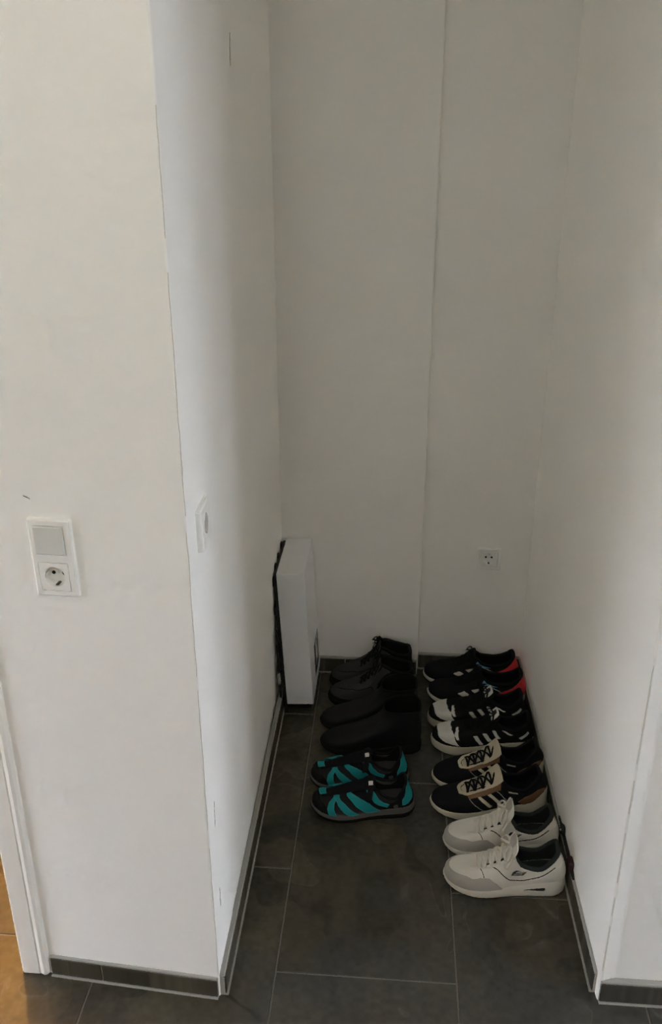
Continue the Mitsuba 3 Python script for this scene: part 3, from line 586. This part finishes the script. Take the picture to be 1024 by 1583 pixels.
def hiking_boot(x, y, phi, right, label, L=.280):
    k = shoe_thing('hiking_boot', label, 'hiking boot', 'dark grey hiking boots', place(x, y, phi))
    C = [(0, .030, 0, .136), (.08, .035, .024, .136), (.18, .09, .036, .134), (.30, .22, .041, .141), (.40, .34, .035, .156), (.47, .40, .025, .160), (.58, .45, .021, .130), (.70, .52, .018, .102), (.82, .58, .016, .086), (.92, .625, .010, .078), (1, .64, 0, .076)]
    sh = Shoe(L, right, W=1.0, zt=((0, .036), (.3, .034), (.6, .030), (.85, .028), (1, .034)), C=C, k1=((0, .06), (.3, .05), (.6, .036), (1, .036)), gam=((0, .05), (.3, .04), (.5, .012), (.8, .006), (1, .012)))
    add(k, 'sole', sh.sole(prof=((-.010, 0), (.001, 0), (.004, .1), (.002, .45), (.004, .55), (.003, .9), (.001, 1), (-.010, 1))), 'black_rubber')
    add(k, 'upper', sh.shell(0, 1, 0, -.0028), 'grey_suede')
    add(k, 'lining', sh.shell(.12, .985, -.003, -.0046), 'black_suede')
    add(k, 'insole', sh.insole(), 'black_suede')
    add(k, 'collar', sh.collar(.86, .0065, .85, -.004), 'black_suede')
    add(k, 'tongue', sh.tongue([(.655, .014, .073, .003), (.57, .022, .092, .006), (.49, .028, .120, .008), (.43, .032, .154, .010), (.405, .032, .174, .010)], .007), 'grey_suede')
    add(k, 'laces', sh.laces([.475, .52, .57, .63, .70, .78, .86], r=.0026, flat=.7, lift=.008), 'lace_black')
    add(k, 'pull_loop', tube([(.114, 0, .168), (.110, 0, .181), (.116, 0, .187), (.122, 0, .181), (.121, 0, .166)], .003, 8, 1.6), 'lace_black')
    for i, t in enumerate((.475, .52, .57, .63, .70, .78)):
        for sg in (0, 1):
            s = t / 2 if sg == 0 else 1 - t / 2
            p = sh.P(np.array(s), np.array(.90), .001); n = sh.N(np.array(s), np.array(.90))
            if i < 3: add(k, 'hook', tube([p - n * .001, p + n * .003, p + n * .006 + [0, 0, .002]], [.0022, .0018, .0025], 7), 'dark_metal', 'metal lace hook')
            else: add(k, 'eyelet', tube([p - n * .001, p + n * .0018], [.0036, .0030], 10), 'dark_metal', 'metal eyelet')
    decals(sh, k, 'hiking'); return sh, k
def ankle_boot(x, y, phi, right, label, L=.306):
    k = shoe_thing('ankle_boot', label, 'ankle boot', 'plain black ankle boots', place(x, y, phi))
    C = [(0, .012, 0, .155), (.10, .020, .026, .156), (.22, .08, .044, .158), (.40, .20, .048, .156), (.60, .30, .040, .152), (.80, .36, .026, .148), (.92, .375, .012, .147), (1, .378, 0, .147)]
    sh = Shoe(L, right, W=.98, zt=((0, .034), (.25, .030), (.45, .022), (.85, .020), (1, .026)), zb=((0, .001), (.28, 0), (.34, .004), (.5, .001), (.75, 0), (1, .014)), C=C, k1=((0, .05), (.3, .05), (.6, .045), (1, .040)), beta=((0, .0), (.35, .10), (.6, .06), (1, .06)), gam=((0, .06), (.3, .06), (.6, .075), (1, .092)))
    add(k, 'sole', sh.sole(), 'black_rubber')
    add(k, 'upper', sh.shell(0, 1, 0, -.0026, nt=20), 'black_leather')
    add(k, 'lining', sh.shell(.10, .985, -.0028, -.0042), 'black_suede')
    add(k, 'insole', sh.insole(), 'black_suede')
    s = np.linspace(0, 1, 80, endpoint=False); add(k, 'top_binding', tube(sh.P(s, 1.0, -.001), .0026, 8, closed=True), 'black_suede')
    for q in (.205, .795): add(k, 'elastic_gusset', sh.patch([(q - .045, .99), (q + .045, .99), (q + .022, .55), (q, .46), (q - .022, .55)], .0012, -.0002), 'black_knit', 'elastic gusset')
    decals(sh, k, 'ankle'); return sh, k
def sandal(x, y, phi, right, label, L=.281):
    k = shoe_thing('sandal', label, 'sandal', 'black trekking sandals with teal straps', place(x, y, phi))
    C = [(0, .080, 0, .104), (.08, .086, .019, .103), (.18, .12, .030, .090), (.30, .20, .036, .064), (.40, .30, .032, .070), (.48, .38, .022, .086), (.62, .50, .014, .080), (.80, .61, .008, .070), (.92, .64, .004, .066), (1, .65, 0, .065)]
    sh = Shoe(L, right, W=1.05, zt=((0, .034), (.3, .030), (.6, .024), (.85, .024), (1, .034)), zb=((0, .006), (.12, 0), (.7, 0), (.88, .006), (1, .020)), C=C)
    add(k, 'sole', sh.sole(prof=((-.010, 0), (.000, 0), (.003, .12), (.0045, .5), (.002, .9), (.000, 1), (-.010, 1))), 'grey_rubber')
    add(k, 'outsole', sh.sole(prof=((-.010, 0), (.001, 0), (.0048, .5), (.005, 1), (-.010, 1)), z0=-.05, z1=.46), 'black_rubber', 'black outsole')
    add(k, 'footbed', sh.insole(off=.0, dz=.0035), 'footbed', 'dark footbed')
    add(k, 'toe_bumper', sh.patch([(.375, -.0), (.40, .16), (.44, .30), (.5, .36), (.56, .30), (.60, .16), (.625, 0)], .004, -.002), 'black_rubber', 'black rubber toe cap')
    add(k, 'vamp_strap', sh.tongue([(.90, .010, .056, .003), (.80, .014, .068, .004), (.66, .018, .080, .006), (.52, .022, .091, .008), (.42, .027, .099, .010), (.385, .025, .101, .010)], .006), 'black_knit', 'black centre strap')
    add(k, 'ankle_rim', sh.collar(.60, .0034, .8, .000), 'black_knit')
    u = np.linspace(-1, 1, 21); xs = (.455 - .055 * (1 - np.abs(u))) * sh.L
    arch = np.stack([xs, .044 * u, .099 - .036 * np.abs(u) ** 2.4], -1)
    A = np.stack([arch + [d, 0, dz] for d, dz in ((-.008, .0030), (-.004, .0025), (0, .0015), (.004, 0), (.008, -.0015))], 1)
    st_ = add(k, 'instep_strap', slab(A + [0, 0, .0035], A), 'black_knit', 'black instep strap')
    root_tw[st_] = root_tw[k]; add(st_, 'size_tag', moved(box(-.006, .006, -.006, .006, -.0008, .0008), np.array(T().translate([.43 * sh.L, .016, .1035]).rotate([1, 0, 0], -25).rotate([0, 1, 0], 14).matrix, float)), 'stripe_white', 'small pale tag', False)
    decals(sh, k, 'sandal'); return sh, k

SH = {}
SH['A'] = white_sneaker(.4525, 1.660, 1.5, False, 'white lace-up sneaker nearest the front, with a dark side logo and grey toe overlay')
SH['B'] = white_sneaker(.456, 1.783, 1.5, True, 'white lace-up sneaker behind the front white one, beside the black knit sneaker')
SH['C'] = cream_sneaker(.449, 1.950, 8.0, False, 'black knit sneaker with cream tongue and tan band, next to the white sneakers')
SH['D'] = cream_sneaker(.456, 2.062, 8.0, True, 'black knit sneaker with cream tongue, next to the white-toed striped sneakers')
SH['E'] = striped_sneaker(.450, 2.208, 6.0, False, 'black sneaker with white toe and three white side stripes in full view')
SH['F'] = striped_sneaker(.442, 2.322, 6.0, True, 'black sneaker with white toe panel, next to the red-heeled running shoes')
SH['G'] = running_shoe(.456, 2.434, 3.5, False, 'black running shoe with a large red heel and blue mark, front one of its pair')
SH['H'] = running_shoe(.444, 2.541, 2.5, True, 'black running shoe closest to the back wall, red heel mostly hidden')
SH['I'] = hiking_boot(.088, 2.392, 4.0, False, 'dark grey hiking boot beside the plain black boots, front one of its pair')
SH['J'] = hiking_boot(.084, 2.494, 4.0, True, 'dark grey hiking boot closest to the back wall beside the white box')
SH['K'] = ankle_boot(.106, 2.165, 3.0, False, 'plain black ankle boot right behind the teal sandals')
SH['L'] = ankle_boot(.096, 2.276, 3.0, True, 'plain black ankle boot between its mate and the grey hiking boots')
SH['M'] = sandal(.080, 1.905, 7.0, False, 'teal and black sandal at the front of the left row, nearest of its pair')
SH['N'] = sandal(.066, 2.018, 6.0, True, 'teal and black sandal between its mate and the plain black boots')

# ---------------------------------------------------------------- strap by the right skirting, marks, far room
st = thing('strap', 'thin black strap with dark red end, on the right skirting behind the white sneakers', 'strap')
put('band', tube([(.4665, 1.83, .066), (.467, 1.79, .070), (.466, 1.75, .070), (.4655, 1.70, .070), (.465, 1.655, .068), (.465, 1.62, .064)], [.004, .0055, .006, .005, .006, .003], 8, .7), M['black_plastic'], st)
put('knob', moved(trimesh.creation.icosphere(2, 1.0), np.diag([.007, .015, .015, 1]) + np.array([[0, 0, 0, .462], [0, 0, 0, 1.765], [0, 0, 0, .082], [0, 0, 0, 0]])), M['black_plastic'], st)
put('rivet', moved(trimesh.creation.icosphere(2, .0028), trimesh.transformations.translation_matrix([.4555, 1.760, .086])), M['silver'], st, label='shiny rivet')
put('end_cap', box(.456, .4705, 1.640, 1.672, .062, .092, .005), M['dark_red'], st, False, 'dark red end')
added_hall_lamp = thing('unseen_lamp', 'unseen white globe lamp added behind the viewer to light the walls and niche', 'lamp')  # made-up lamp, added to warm and brighten the walls toward the top
put('rod', tri(m3.Manifold.cylinder(.16, .01, .01, 16).translate([-0.4, 0.0, 2.44]) + m3.Manifold.cylinder(.03, .05, .05, 24).translate([-0.4, 0.0, 2.57])), M['white_plastic'], added_hall_lamp)
k_ = put('globe', moved(trimesh.creation.icosphere(3, .12), trimesh.transformations.translation_matrix([-0.4, 0.0, 2.33])), M['white_plastic'], added_hall_lamp)
scene[k_]['emitter'] = {'type': 'area', 'radiance': {'type': 'rgb', 'value': [0.88, 0.885, 0.77]}}
lamp = thing('unseen_lamp', 'round ceiling spotlight in the room beyond the doorway', 'lamp')
put('housing', tri(m3.Manifold.cylinder(.03, .06, .06, 32).translate([-1.15, 2.0, 2.565])), M['white_plastic'], lamp)
dk_ = trimesh.creation.cylinder(.045, .004, sections=32); dk_.apply_translation([-1.15, 2.0, 2.560])
k_ = put('bulb', dk_, M['white_plastic'], lamp); scene[k_]['emitter'] = {'type': 'area', 'radiance': {'type': 'rgb', 'value': [150, 74, 20]}}
